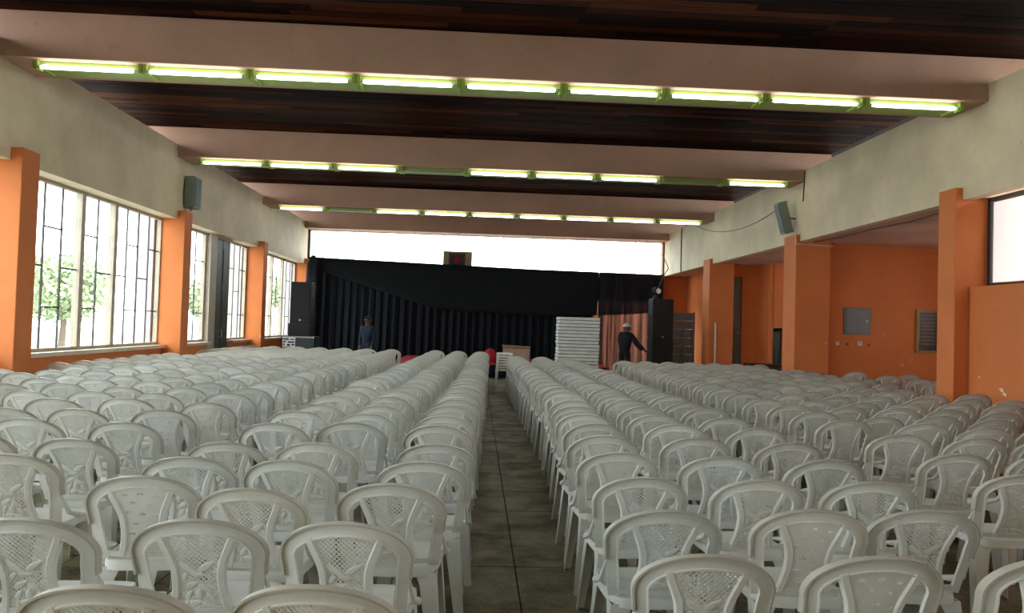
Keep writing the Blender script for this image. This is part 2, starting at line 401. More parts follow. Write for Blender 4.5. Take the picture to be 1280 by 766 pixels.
# ribbon window at the end, 24 tall panes
wb = empty('window_10', (XL, 25.06, 3.36), label='long bright ribbon window high above the black curtains', cat='window', kind='structure')
zt = ZB-3.36+.02; L10 = 6.5-XL
m = MB().box(0, -.03, 0, L10, .03, .03).box(0, -.03, zt-.03, L10, .03, zt).box(0, -.05, 0, .07, .05, zt).box(L10-.05, -.03, 0, L10, .03, zt); m.build('frame', 'bar', wb)
n = 24; wd = L10/n
pm = MB().box(.012, -.002, .03, wd-.012, .002, zt-.03).mesh('pane', 'glass'); bmh = MB().box(-.01, -.012, .03, .01, .012, zt-.03).mesh('glazing_bar', 'bar')
for i in range(n):
    inst(pm, 'pane', wb, (i*wd, 0, 0))
    if i: inst(bmh, 'glazing_bar', wb, (i*wd, 0, 0))
structure('trim_7', 'wall strip above the ribbon window', 'wall', (-6.35, 25.0, ZB, 7.05, Y1+.2, ZC), mat='cream')
# doors
d1 = empty('door_1', (-6.2, 16.62, 0), label='tall dark green double door among the left windows, beige frame', cat='door', kind='structure')
box('door_frame', 'winframe', (-.08, 0, 0, .12, .40, ZH), d1)
for k in (0, 1):
    lf = MB().box(-.02, .42+k*.54, 0, .05, .93+k*.54, ZH-.04, bev=.008)
    for z in (.25, 1.25, 2.25): lf.box(.05, .47+k*.54, z, .062, .88+k*.54, z+.85)
    l_ = lf.build('door_leaf', 'darkgreen', d1)
MB().tube([(.06, .90, 1.0), (.11, .90, 1.0), (.11, .90, 1.15), (.06, .90, 1.15)], .009, 6).build('handle', 'chrome', d1)
box('door_head', 'winframe', (-.06, .40, ZH-.04, .08, 1.5, ZH), d1)
d2 = empty('door_2', (7.12, 20.2, 0), label='narrow grey door beside the far right orange pier', cat='door', kind='structure')
MB().box(.02, .0, 0, .36, .05, 3.03, bev=.006).box(.07, -.012, .2, .31, 0, 1.35).box(.07, -.012, 1.55, .31, 0, 2.85).build('door_leaf', 'greyboard', d2)
MB().tube([(.30, -.01, 1.45), (.30, -.06, 1.45), (.22, -.06, 1.45)], .01, 6).build('handle', 'chrome', d2)
d3 = empty('door_3', (8.10, 19.5, 0), label='low dark doorway at the end of the right passage', cat='door', kind='structure')
MB().box(.02, .05, 0, .31, .10, 1.6, bev=.006).box(.06, .038, .15, .27, .05, .75).box(.06, .038, .88, .27, .05, 1.5).box(.0, .05, 1.55, .33, .12, 1.66).build('door_leaf', 'darkgreen', d3)

# ------------------------------------------------------------------ fluorescent lights
PITCHX = 1.305; X0 = -5.52
def light_meshes():
    h = MB().box(0, .05, -.006, 1.30, .45, .045, bev=.006).mesh('housing', 'ghouse')
    lh = MB().box(0, .0, -.065, .052, .13, .045, bev=.008).box(0.002, .13, -.03, .045, .40, 0).mesh('lamp_holder', 'green')
    tb = MB().tube([(.06, 0, 0), (.08, 0, 0), (1.14, 0, 0), (1.16, 0, 0)], [.02, .025, .025, .02], 12).mesh('tube', 'tube', True)
    dt = MB().tube([(.06, 0, 0), (.08, 0, 0), (1.14, 0, 0), (1.16, 0, 0)], [.012, .016, .016, .012], 12).mesh('tube', 'deadtube', True)
    cp = MB().tube([(0, 0, 0), (.03, 0, 0)], .019, 10).mesh('end_cap', 'cap', True)
    return h, lh, tb, dt, cp
LH, LHo, LT, LD, LC = light_meshes()
ordn = ['first', 'second', 'third', 'fourth', 'fifth', 'sixth', 'seventh', 'eighth', 'ninth', 'tenth', 'eleventh', 'twelfth', 'thirteenth', 'fourteenth', 'fifteenth', 'sixteenth', 'seventeenth', 'eighteenth', 'nineteenth', 'twentieth', 'twenty-first', 'twenty-second', 'twenty-third', 'twenty-fourth', 'twenty-fifth', 'twenty-sixth', 'twenty-seventh', 'twenty-eighth', 'twenty-ninth', 'thirtieth', 'thirty-first']
for r, (yb_, dark) in enumerate([(BEAM[2], []), (BEAM[3], [3, 7]), (BEAM[4], [1]), (BEAM[1], []), (BEAM[0], [])]):
    rn = ['nearest beam', 'second beam', 'third beam', 'beam above the viewer', 'beam behind the viewer'][r]
    for i in range(9):
        lit = i not in dark
        lab = ('lit' if lit else 'unlit')+' fluorescent batten light on the '+rn+', '+ordn[i]+' from the left'
        t = empty('fluorescent_light', (X0+i*PITCHX, yb_+.07, ZB-.047), label=lab, cat='light', group='fluorescent battens under the '+rn)
        inst(LH, 'housing', t)
        inst(LHo, 'lamp_holder', t, (.0, 0, 0))
        inst(LHo, 'lamp_holder', t, (1.249, 0, 0))
        inst(LT if lit else LD, 'tube', t, (.03, .022, -.036))
        inst(LC, 'end_cap', t, (.052, .022, -.036)); inst(LC, 'end_cap', t, (1.219, .022, -.036))

# ------------------------------------------------------------------ curtains
def curtain(name, mat, x0, x1, ztop, zbot, y, amp, per, label, seed=0, zsteps=8, cat='curtain'):
    rnd = random.Random(seed); nx = int((x1-x0)/.035); V = []; Fc = []
    ph = [rnd.uniform(0, 6) for _ in range(4)]
    for i in range(nx+1):
        x = x0+(x1-x0)*i/nx
        q = x/per*2*math.pi
        wv = math.sin(q+.8*math.sin(x*1.7+ph[0]))+.35*math.sin(q*2.3+ph[1])+.3*math.sin(x*2.1+ph[2])
        for k in range(zsteps+1):
            zt_, zb_ = (ztop(x) if callable(ztop) else ztop), (zbot(x) if callable(zbot) else zbot)
            u = k/zsteps; z = zt_+(zb_-zt_)*u
            V.append((x+.02*math.sin(3*u+ph[3]), y+amp*wv*(.55+.45*u), z))
    for i in range(nx):
        for k in range(zsteps):
            a = i*(zsteps+1)+k; Fc.append((a, a+1, a+zsteps+2, a+zsteps+1))
    mb = MB().add(V, Fc); o = mb.build(name, mat, None, True)
    md = o.modifiers.new('thickness', 'SOLIDIFY'); md.thickness = .004
    return tag(o, label, cat)
top = lambda x: 3.44-.022*x if x < 3 else 3.37
def swagbot(x):
    if x < -5.3: return 3.1
    if x < -1.6: return 3.1-(x+5.3)/3.7*1.1
    return 2.0-.18*math.sin((x+1.6)/7.9*math.pi)+.02*x*.5
curtain('curtain', 'curtain', -5.75, 3.93, 3.2, .02, 24.55, .055, .27, 'full-height black pleated curtain across the end of the hall', 1)
curtain('curtain', 'swag', -5.7, 4.06, top, swagbot, 24.38, .012, 1.3, 'plain dark overlay cloth swagged across the top of the black curtain', 2)
curtain('curtain', 'sheer', 3.95, 6.28, 3.2, .02, 24.50, .05, .30, 'sheer dark curtain at the right end, orange light showing through', 3)
curtain('curtain', 'sheer2', 4.1, 6.3, 3.36, swagbot, 24.34, .03, .5, 'shorter sheer dark overlay hanging over the right sheer curtain', 4)
# bunched cloth at the left corner
m = MB(); rings = []
for k in range(14):
    u = k/13; z = 3.6-3.58*u; rr = (.10+.10*math.sin(min(u*5, 1)*math.pi/2)) * (1+.12*math.sin(k*1.9))
    if k == 0: rr = .05
    rings.append([(-5.50+rr*1.1*math.cos(a)*(1+.15*math.sin(a*5)), 24.15+rr*.8*math.sin(a)*(1+.15*math.sin(a*5)), z) for a in [2*math.pi*j/24 for j in range(24)]])
m.loft(rings); tag(m.build('bunched_curtain', 'curtain', None, True), 'bunched black cloth gathered in the left corner column', 'curtain')
t = empty('curtain_rail', (0, 24.45, 3.40), label='thin dark rail carrying the black curtains', cat='rail')
MB().tube([(-5.7, 0, .04), (0, 0, 0), (6.3, 0, -.05)], .018, 8).build('rail', 'bar', t)
for x in (-5, -3, -1, 1, 3, 5): MB().tube([(x, 0, -.04*x/6), (x, .53, -.08)], .010, 6).build('bracket', 'bar', t)

# portrait board in the ribbon window
p = empty('picture_board', (-1.25, 24.9, 3.37), label='tan board with a dark framed red picture in the high end window', cat='picture')
box('board', 'tan', (0, 0, 0, 1.0, .05, .60), p, bev=.006)
m = MB().box(.2, -.04, .06, .76, 0, .12).box(.2, -.04, .48, .76, 0, .54).box(.2, -.04, .12, .26, 0, .48).box(.70, -.04, .12, .76, 0, .48); m.build('picture_frame', 'brown', p)
box('picture_mount', 'blackbox', (.26, -.012, .12, .70, -.002, .48), p)
m = MB(); m.loft([[(.48+rx*math.cos(a), yy, .30+rz*math.sin(a)) for a in [2*math.pi*j/16 for j in range(16)]] for yy, rx, rz in ((-.012, .10, .13), (-.03, .085, .11))])
m.build('emblem', 'red', p, True)

# ------------------------------------------------------------------ stage and things at the far end
st = empty('stage', (-2.3, 20.0, 0), label='low stage with red carpet top and black front skirt', cat='stage')
box('deck', 'brown', (0, .02, .30, 6.0, 3.9, .36), st)
box('carpet', 'red', (-.02, -.01, .36, 6.02, 3.92, .385), st, bev=.006)
m = MB(); V = []; Fc = []
for i in range(121):
    x = 6.0*i/120; yy = -.02+.025*math.sin(i*.9)
    V += [(x, yy+.03, .01), (x, yy*.4, .36)]
for i in range(120): Fc.append((2*i, 2*i+2, 2*i+3, 2*i+1))
sk = m.add(V, Fc).build('skirt', 'curtain', st, True); md = sk.modifiers.new('t', 'SOLIDIFY'); md.thickness = .004
for x in (.1, 3.0, 5.9):
    for yy in (.15, 3.7): box('leg', 'bar', (x-.03, yy, 0, x+.03, yy+.06, .30), st)
# red heap of cloth
m = MB(); rings = []
rn_ = random.Random(5)
for k in range(8):
    u = k/7; rr = (.20*(1-u*u)**.6+.015)
    rings.append([(.40+rr*(1+.25*math.sin(3*a+k))*math.cos(a), 20.7+rr*.7*(1+.2*math.cos(2*a+k))*math.sin(a), .39+.42*u) for a in [2*math.pi*j/20 for j in range(20)]])
m.loft(rings); tag(m.build('cloth_heap', 'red', None, True), 'crumpled red cloth heaped on the stage beside the cardboard box', 'cloth')
bx_ = empty('cardboard_box', (.95, 20.5, .388), R_(-8), label='open tan cardboard box on the red stage carpet', cat='box')
box('carton', 'card', (-.2, 0, 0, .55, .35, .42), bx_, bev=.004)
MB().add([(-.2, 0, .42), (.55, 0, .42), (.6, -.12, .50), (-.22, -.12, .53), (-.2, 0, .426), (.55, 0, .426), (.6, -.12, .506), (-.22, -.12, .536)], [(0,1,2,3), (4,5,6,7), (0,1,5,4), (1,2,6,5), (2,3,7,6), (3,0,4,7)]).build('flap', 'card', bx_)

# stack of white boards
rr = random.Random(3)
slab = MB().box(-.5, 0, .014, .5, .55, .078, bev=.006).mesh('white_board', 'white')
slabe = MB().box(-.485, .012, 0, .485, .54, .016).mesh('gap_strip', 'greyboard')  # dark gap under each board, put in as a grey strip
NS = 21; HS = 1.72/NS
for k in range(NS):
    t = empty('white_board', (2.46+rr.uniform(-.012, .012), 17.35+rr.uniform(-.01, .01), k*HS+.0005), rr.uniform(-.012, .012),
              label='flat white board, '+(ordn[NS-1-k]+' from the top of' if k < NS-1 else 'topmost of')+' the tall stack by the curtain', cat='board', group='stack of white boards')
    a = inst(slab, 'panel', t); a.scale.z = HS/.082*1.0
    inst(slabe, 'gap_strip', t)

# speakers left
def cabinet(name, x, y, z, w_, h, d, label, horn=True, badge=None, rz=0):
    t = empty(name, (x, y, z), rz, label=label, cat='speaker')
    box('cabinet', 'blackbox', (-w_/2, 0, 0, w_/2, d, h), t, bev=.012)
    box('grille', 'grille', (-w_/2+.03, -.012, .03, w_/2-.03, -.001, h-.03), t, bev=.004)
    for sx in (-1, 1):
        MB().tube([(sx*(w_/2+.001), d*.4, h*.62), (sx*(w_/2+.025), d*.4, h*.60), (sx*(w_/2+.025), d*.6, h*.60), (sx*(w_/2+.001), d*.6, h*.62)], .01, 6).build('handle', 'blackbox', t)
    if badge: box('badge', badge, (-.03+(.0), -.02, .07, .03, -.013, .12), t)
    return t
fc = empty('flight_case', (-4.85, 19.9, 0), label='black flight case under the left speakers, white sign on its end', cat='case')
box('case_body', 'case', (-.45, 0, .05, .45, .6, 1.0), fc, bev=.01)
m = MB()
for x in (-.46, .44):
    for z in (.05, .98): m.box(-.46 if x < 0 else .43, -.012, .05, x+.02 if x < 0 else .46, -.001, 1.0)
m.box(-.46, -.012, .965, .46, -.001, 1.0); m.build('edging', 'chrome', fc)
s_ = MB().box(-.42, -.02, .69, -.08, -.013, .97).build('sign_plate', 'white', fc)
m = MB()
for a_, b_, c_, d_ in ((-.40, .90, -.26, .94), (-.22, .90, -.10, .93), (-.40, .83, -.33, .87), (-.28, .82, -.10, .86), (-.40, .75, -.36, .80), (-.30, .74, -.22, .79), (-.18, .75, -.10, .79), (-.40, .71, -.2, .725)):
    m.box(a_, -.024, b_, c_, -.0205, d_)
m.build('sign_marks', 'blackbox', s_)
for x in (-.38, .38):
    for yy in (.08, .5): MB().tube([(x-.02, yy, .025), (x+.02, yy, .025)], .025, 10).build('wheel', 'bar', fc)
cabinet('speaker', -4.86, 19.95, 1.0015, .60, .35, .5, 'low black bass speaker between flight case and tall left speaker')
cabinet('speaker', -4.85, 19.98, 1.353, .56, 1.14, .45, 'tall black speaker topping the left stack by the windows', badge='chrome')
cabinet('speaker', 5.2, 20.0, 0, .62, 1.18, .55, 'lower black speaker of the right stack beside the sheer curtain', badge='chrome')
cabinet('speaker', 5.2, 20.02, 1.182, .60, 1.16, .5, 'upper black speaker of the right stack beside the sheer curtain', badge='chrome')
# lamp with cable on top of right stack
t = empty('stage_lamp', (5.02, 20.2, 2.343), R_(20), label='small dark stage lamp clamped on the upper right speaker', cat='lamp')
MB().tube([(0, 0, 0), (0, 0, .02), (0, 0, .12)], [.09, .09, .015], 12).build('base', 'blackbox', t, True)
MB().tube([(-.11, .02, .12), (-.11, .02, .26)], .008, 6).tube([(.11, .02, .12), (.11, .02, .26)], .008, 6).tube([(-.11, .02, .12), (.11, .02, .12)], .008, 6).build('yoke', 'blackbox', t)
MB().tube([(0, -.14, .22), (0, -.12, .22), (0, .08, .27), (0, .12, .28)], [.085, .09, .08, .05], 14).build('housing', 'grille', t, True)
MB().tube([(0, -.142, .22), (0, -.150, .22)], .075, 14).build('lens', 'chrome', t)
pts = [(5.08, 20.25, 2.6), (5.25, 20.3, 3.0), (5.45, 20.5, 3.25), (5.55, 21.5, 3.7), (5.65, 23.5, 4.2), (5.7, 24.4, 4.53)]
tag(MB().tube(pts, .012, 6).build('cable', 'cable', None, True), 'black cable rising from the right speaker stack to the end beam', 'cable')

# grey boards and folded stands behind right pier
for k in range(4):
    t = box('leaning_board', 'greyboard', (-.36, -.015, 0, .36, .015, .44), None, bev=.004)
    t.location = (6.0, 20.75, .70+.455*k-.001); t.rotation_euler = (0, 0, R_(3)); 
    bpy.data.objects.remove(t)
lb = empty('shutter_panel', (6.06, 21.2, 0), R_(2), label='grey slatted shutter panel standing behind the right speakers', cat='panel')
box('upright', 'greyboard', (-.42, 0, 0, -.37, .04, 2.03), lb); box('upright', 'greyboard', (.37, 0, 0, .42, .04, 2.03), lb)
sm = MB().box(-.368, .004, .0, .368, .034, .235, bev=.004).mesh('slat', 'greyboard')
for k in range(8): inst(sm, 'slat', lb, (0, 0, .02+.25*k))
def folded_stand(x, y, lean, label):
    t = empty('folded_stand', (x, y, 0), lean, label=label, cat='stand')
    for k in (-1, 0, 1):
        MB().tube([(k*.16, .0, .0), (k*.03, .06, .95)], .012, 6).build('leg', 'blackbox', t)
    MB().tube([(0, .06, .90), (.02, .12, 1.5)], .015, 6).build('pole', 'blackbox', t)
    MB().tube([(-.16, .0, .3), (0, .02, .42), (.16, .0, .3)], .009, 6).build('brace', 'chrome', t)
folded_stand(5.72, 19.75, .3, 'black folded tripod stand next to the right speaker stack')
folded_stand(5.98, 19.9, -.2, 'black folded tripod stand leaning farther right, by the pier')
# white pole beside pier
t = tag(MB().tube([(6.60, 19.70, 0), (6.615, 19.76, 1.72)], .028, 8).build('white_pole', 'conduit'), 'thin whitish pole leaning on the far orange pier', 'pole')
# dark bench in passage
t = empty('bench', (7.85, 18.9, 0), label='low dark bench in the right passage by the grey door', cat='bench')
box('seat', 'brown', (-.65, -.25, .58, .75, .25, .66), t, bev=.01); box('front_panel', 'bar', (-.6, -.2, .15, .7, -.16, .58), t)
for x in (-.6, .64):
    for yy in (-.2, .16): box('leg', 'brown', (x, yy, 0, x+.06, yy+.06, .58), t)

# wall speakers
t = empty('wall_speaker', (XL, 14.62, 3.56), label='grey-green wall speaker above the second left column', cat='speaker')
box('cabinet', 'graygreen', (.03, -.14, .06, .22, .22, .68), t, bev=.01)
box('grille', 'darkgreen', (.221, -.11, .09, .232, .19, .65), t, bev=.003)
box('bracket', 'bar', (0, -.02, .25, .03, .08, .45), t)
MB().tube([(.1, .06, .06), (.08, .06, 0)], .01, 6).build('cable_tail', 'cable', t)
t = empty('wall_speaker', (XR, 14.55, 3.52), label='slim tilted grey-green speaker on the right pier', cat='speaker')
m = MB().box(-.36, -.12, .0, -.18, .12, .66, bev=.01)
def tilt(v): return Matrix.Rotation(R_(-15), 3, 'Y') @ (v-Vector((-.20, 0, 0)))+Vector((-.10, 0, 0.04))
m.xf(tilt).build('cabinet', 'graygreen', t)
MB().box(-.37, -.10, .03, -.361, .10, .63).xf(tilt).build('grille', 'darkgreen', t)
MB().tube([(-.20, 0, .35), (-.0, 0, .33)], .014, 6).build('bracket', 'bar', t)
tag(MB().tube([(6.49, 14.15, ZF-.02), (6.488, 14.2, 4.15)], .009, 6).build('cable', 'cable'), 'dark cable dropping to the tilted right wall speaker', 'cable')
pts = []
A = [(873, 284)]
import itertools
for k in range(17):
    u = k/16; yy = 21.8-6.9*u; zz = 4.78-.25*u-1.05*4*u*(1-u)*.42-.25*u
    pts.append((6.485, yy, zz))
tag(MB().tube(pts, .008, 5).build('cable', 'cable', None, True), 'thin cable sagging along the right cream wall', 'cable')
tag(MB().tube([(6.72, 14.2, 3.34), (6.75, 13.2, 3.31), (6.8, 12.0, 3.335), (6.74, 11.0, 3.29), (6.72, 9.85, 3.33)], .011, 6).build('cable', 'cable', None, True), 'dark cable sagging under the soffit of the right recess', 'cable')
tag(MB().tube([(6.49, 22.9, ZF), (6.49, 22.9, ZH)], .02, 6).build('conduit', 'bar'), 'dark vertical pipe on the cream wall near the end window', 'pipe')
tag(MB().tube([(6.40, 14.30, 3.66), (6.40, 14.30, 3.30), (7.17, 14.30, 3.28), (7.17, 14.70, 3.26), (7.17, 14.72, .0)], .014, 8).build('conduit', 'conduit'), 'pale conduit running down beside the wide right pier', 'pipe')

# recess wall items
t = empty('notice_panel', (7.65, 14.75, 1.50), label='square grey metal panel on the orange recess wall', cat='panel')
box('frame', 'graygreen', (0, -.03, 0, .58, 0, .56), t, bev=.006); box('door', 'panelgrey', (.04, -.042, .04, .54, -.031, .52), t, bev=.003)
box('latch', 'chrome', (.47, -.05, .26, .50, -.0425, .31), t)
t = empty('plaque', (9.20, 14.75, 1.16), label='dark plaque with gold frame on the orange recess wall', cat='plaque')
m = MB().box(0, -.05, 0, .07, 0, .90).box(.45, -.05, 0, .50, 0, .90).box(.07, -.05, 0, .45, 0, .05).box(.07, -.05, .85, .45, 0, .90); m.build('frame', 'gold', t)
pl = box('tablet', 'brown', (.07, -.03, .05, .45, -.005, .85), t)
m = MB(); rr = random.Random(9)
for k in range(9):
    z = .78-k*.075; xx = .11
    while xx < .40:
        w1 = rr.uniform(.02, .07); m.box(xx, -.034, z, min(xx+w1, .41), -.0305, z+.012); xx += w1+.015
m.build('lettering', 'winframe', pl)
for x, mt_, wd_ in ((7.50, 'white', .07), (7.72, 'brown', .05), (7.97, 'white', .09), (8.18, 'brown', .05)):
    lab = {7.50: 'white wall socket, leftmost under the grey panel', 7.72: 'small dark switch under the left of the grey panel', 7.97: 'white wall socket under the right of the grey panel', 8.18: 'small dark switch right of the white sockets'}[x]
    t = empty('wall_socket', (x, 14.75, 1.27), label=lab, cat='socket')
    box('plate', mt_, (0, -.014, 0, wd_, 0, wd_), t, bev=.003); box('switch', 'greyboard', (wd_*.35, -.02, wd_*.4, wd_*.65, -.0145, wd_*.7), t)

# ------------------------------------------------------------------ outside
tag(box('ground_outside', 'ground', (-60, -40, -.5, 60, 80, -.26)), 'pale ground outside the windows', 'ground', kind='structure')
structure('added_wall_outside', 'orange wall added outdoors in daylight, seen through the sheer curtain', 'wall', (1.5, 28.0, -.26, 9.5, 28.2, 2.6), mat='salmon')  # added under open sky to look bright behind the sheer cloth
def tree(x, y, h, r, seed, label):
    t = empty('tree', (x, y, -.26), label=label, cat='tree')
    rr = random.Random(seed)
    m = MB().tube([(0, 0, 0), (.05, .05, h*.35), (.1, 0, h*.62)], [.16, .12, .07], 8)
    for k in range(5):
        a = rr.uniform(0, 6.28); m.tube([(.05, .03, h*.4), (r*.5*math.cos(a), r*.5*math.sin(a), h*.72)], [.06, .03], 6)
    m.build('trunk', 'trunk', t, True)
    V = []; Fc = []
    for k in range(2600):
        a = rr.uniform(0, 6.28); u = rr.uniform(-1, 1); q = r*rr.uniform(.5, 1)**.5*(.8+.2*math.sin(a*3+seed))
        cx = q*math.sqrt(1-u*u)*math.cos(a); cy = q*math.sqrt(1-u*u)*math.sin(a); cz = h*.68+q*.8*u
        d1 = Vector((rr.gauss(0, 1), rr.gauss(0, 1), rr.gauss(0, 1))).normalized()*.13; d2 = d1.orthogonal()*.6
        o = len(V); P = Vector((cx, cy, cz)); V += [P-d1, P+d2, P+d1, P-d2]; Fc.append((o, o+1, o+2, o+3))
    f = MB().add(V, Fc).build('foliage', 'leaf', t); f['kind'] = 'stuff'
tree(-15, 22, 3.6, 1.9, 1, 'leafy tree outside the first left window')
tree(-19, 34, 4.2, 2.2, 2, 'leafy tree outside, farther back beyond the left windows')
tree(-12.5, 36, 3.8, 1.7, 3, 'leafy tree outside the narrow window past the green door')
tree(-9.6, 41, 4.6, 2.0, 4, 'leafy tree outside the farthest left window')
b_ = empty('house', (-24, 30, -.26), R_(20), label='pale single-storey house far outside the left windows', cat='house')
box('wall', 'house', (-3, -3, 0, 3, 3, 2.6), b_)
MB().add([(-3.4, -3.4, 2.6), (3.4, -3.4, 2.6), (3.4, 3.4, 2.6), (-3.4, 3.4, 2.6), (0, -1.2, 3.9), (0, 1.2, 3.9)], [(0, 1, 4), (1, 2, 5, 4), (2, 3, 5), (3, 0, 4, 5), (0, 3, 2, 1)]).build('roof', 'roof', b_)
for k in (-1.6, 1.0): box('window', 'blackframe', (k, -3.05, 1.0, k+.8, -3.0, 1.9), b_)

# ------------------------------------------------------------------ chairs
def by(x, z):          # y of the back surface at lateral x, height z
    return -.175-.335*max(z-.44, -.1)+.75*x*x
def offs(path, i, closed=False):
    a = path[max(i-1, 0)]; b = path[min(i+1, len(path)-1)]
    t = Vector((b[0]-a[0], b[1]-a[1])).normalized(); return Vector((t.y, -t.x))
def ribbon(mb, path, sect):
    """path of (x,z) points; sect = list of (inward offset, normal offset) swept along the curved back"""
    rings = []
    for i, p_ in enumerate(path):
        n_ = offs(path, i); ring = []
        for a, b in sect:
            x = p_[0]+n_.x*a; z = p_[1]+n_.y*a
            ring.append((x, by(x, z)+b, z))
        rings.append(ring)
    return mb.loft(rings)
def arch_path(n=26):
    P = []
    for k in range(6): P.append((-.200-.022*min(1, k/5*1.1), .43+.24*k/6))
    for k in range(n+1):
        t = math.pi*(1-k/n); cs, sn = math.cos(t), math.sin(t)
        P.append((.227*math.copysign(abs(cs)**.97, cs), .665+.137*abs(sn)**.97))
    for k in reversed(range(6)): P.append((.200+.022*min(1, k/5*1.1), .43+.24*k/6))
    return P
def ribx(z):           # centre line of a rib: vase shape
    u = (z-.455)/(.765-.455)
    return .096-.020*math.sin(min(max(u, 0)/.8, 1)*math.pi)+.036*max(0, (u-.45)/.55)**2.2
def archz(x):          # inner underside of the arch band
    c_ = min(1, abs(x)/.18); return .662+.093*max(0, 1-c_**2)**.5
AP = arch_path()
def chair_frame(lod=1):
    mb = MB()
    path = AP if lod else AP[::3]+[AP[-1]]
    if lod: sect = [(.0045, -.004), (.042, -.004), (.045, -.009), (.050, -.009), (.050, .006), (.044, .003), (.0045, .005)]
    else: sect = [(0, -.012), (.045, -.005), (.045, .004), (0, .012)]
    # offs() points to the right of travel = inward for this left-to-right path
    ribbon(mb, path, sect)
    for sgn in (-1, 1):
        zs = [.45+.290*k/(10 if lod else 4) for k in range(11 if lod else 5)]
        rp = [(sgn*ribx(z), z) for z in zs]
        w2 = .015
        sc = [(-w2, -.003), (-w2*.6, -.011), (w2*.6, -.011), (w2, -.003), (w2, .005), (-w2, .005)]
        ribbon(mb, rp, sc)
    # bottom cross bar of the back
    bp = [(x, .458) for x in [-.19+.38*k/8 for k in range(9)]]
    ribbon(mb, bp, [(-.012, -.008), (.012, -.008), (.012, .006), (-.012, .006)])
    # scroll where rail meets the seat side
    for sgn in (-1, 1):
        pts = [(sgn*.212, by(.21, .60)+.01, .58), (sgn*.222, -.13, .49), (sgn*.226, -.04, .455), (sgn*.215, .05, .432)]
        if lod: mb.tube(pts, [.006, .011, .015, .007], 8)
        else: mb.tube(pts[1:], [.010, .015, .007], 4)
    return mb
def chair_rim():
    return ribbon(MB(), AP[4:-4], [(-.003, -.019), (.004, -.019), (.005, -.010), (.005, .014), (-.003, .014)])
def inside(x, z):
    return .463 < z < archz(x) + .004 and abs(x) < ribx(z)-.004
def seg_panel(mb, a, b, wd, off=0., th=.004):
    """thin strip from a to b (x,z) on the back surface"""
    d = Vector((b[0]-a[0], b[1]-a[1])); L_ = d.length
    if L_ < .004: return
    n_ = Vector((-d.y, d.x)).normalized()*wd/2; k = max(1, int(L_/.05)); rings = []
    for i in range(k+1):
        p_ = Vector(a)+d*i/k
        q = [(p_.x+n_.x, p_.y+n_.y), (p_.x-n_.x, p_.y-n_.y)]
        rings.append([(q[0][0], by(*q[0])+off-th/2, q[0][1]), (q[1][0], by(*q[1])+off-th/2, q[1][1]), (q[1][0], by(*q[1])+off+th/2, q[1][1]), (q[0][0], by(*q[0])+off+th/2, q[0][1])])
    mb.loft(rings)
def blob(mb, cx, cz, rx, rz, ang, h=.006, n=10):
    """raised leaf-shaped relief"""
    ca, sa = math.cos(ang), math.sin(ang)
    def ringp(f, off, side):
        out = []
        for j in range(n):
            t = 2*math.pi*j/n; u = rx*f*math.cos(t); v = rz*f*math.sin(t)*(1-.35*math.cos(t))
            x = cx+u*ca-v*sa; z = cz+u*sa+v*ca; out.append((x, by(x, z)+off*side, z))
        return out
    mb.loft([ringp(.55, h, -1), ringp(1, .003, -1), ringp(1, .003, 1), ringp(.55, h, 1)])
def chair_panel_lattice():
    mb = MB(); pitch = .0175
    for sg in (1, -1):
        for k in range(-40, 41):
            off = k*pitch; start = None; prevp = None
            for i in range(150):
                z = .46+.0022*i; x = sg*(z-.6)+off
                ok = inside(x, z)
                if ok and start is None: start = (x, z)
                if not ok and start is not None: seg_panel(mb, start, prevp, .0050, .0008*sg); start = None
                prevp = (x, z)
            if start is not None: seg_panel(mb, start, prevp, .0050, .0008*sg)
    # relief: two sweeping leaves across the middle, flower sprays below
    for a in ((-.030, .622, .040, .013, -.62), (.032, .632, .036, .013, .55), (.0, .600, .028, .010, -.1), (-.046, .590, .020, .010, .9),
              (-.022, .560, .030, .012, .5), (.020, .548, .028, .012, -.6), (.0, .525, .024, .014, 1.4), (-.036, .520, .024, .011, 1.0), (.038, .515, .022, .011, 2.1),
              (-.015, .490, .028, .013, .2), (.026, .484, .026, .011, -.3), (-.045, .483, .018, .010, 1.3)):
        blob(mb, *a)
    return mb
def plate_outline(n=16):
    zs = [.463+(.742-.463)*k/n for k in range(n+1)]
    right = [(ribx(z)-.002, z) for z in zs if z < archz(ribx(z))+.006]
    topx = [right[-1][0]*(1-2*k/10) for k in range(1, 10)]
    return right+[(x, archz(x)+.004) for x in topx]+[(-x, z) for x, z in reversed(right)]
def plate_from(outline, holes):
    bm = bmesh.new(); edges = []
    for loop in [outline]+holes:
        vs = [bm.verts.new((x, 0, z)) for x, z in loop]
        edges += [bm.edges.new((vs[i], vs[(i+1) % len(vs)])) for i in range(len(vs))]
    bmesh.ops.triangle_fill(bm, edges=edges, use_beauty=True, normal=(0, 1, 0))
    r = bmesh.ops.extrude_face_region(bm, geom=bm.faces[:])
    for v in [g for g in r['geom'] if isinstance(g, bmesh.types.BMVert)]: v.co.y = 1
    bm.verts.index_update()
    mb = MB().add([(v.co.x, by(v.co.x, v.co.z)+(.0015 if v.co.y > .5 else -.0015), v.co.z) for v in bm.verts], [[v.index for v in f.verts] for f in bm.faces])
    bm.free(); return mb
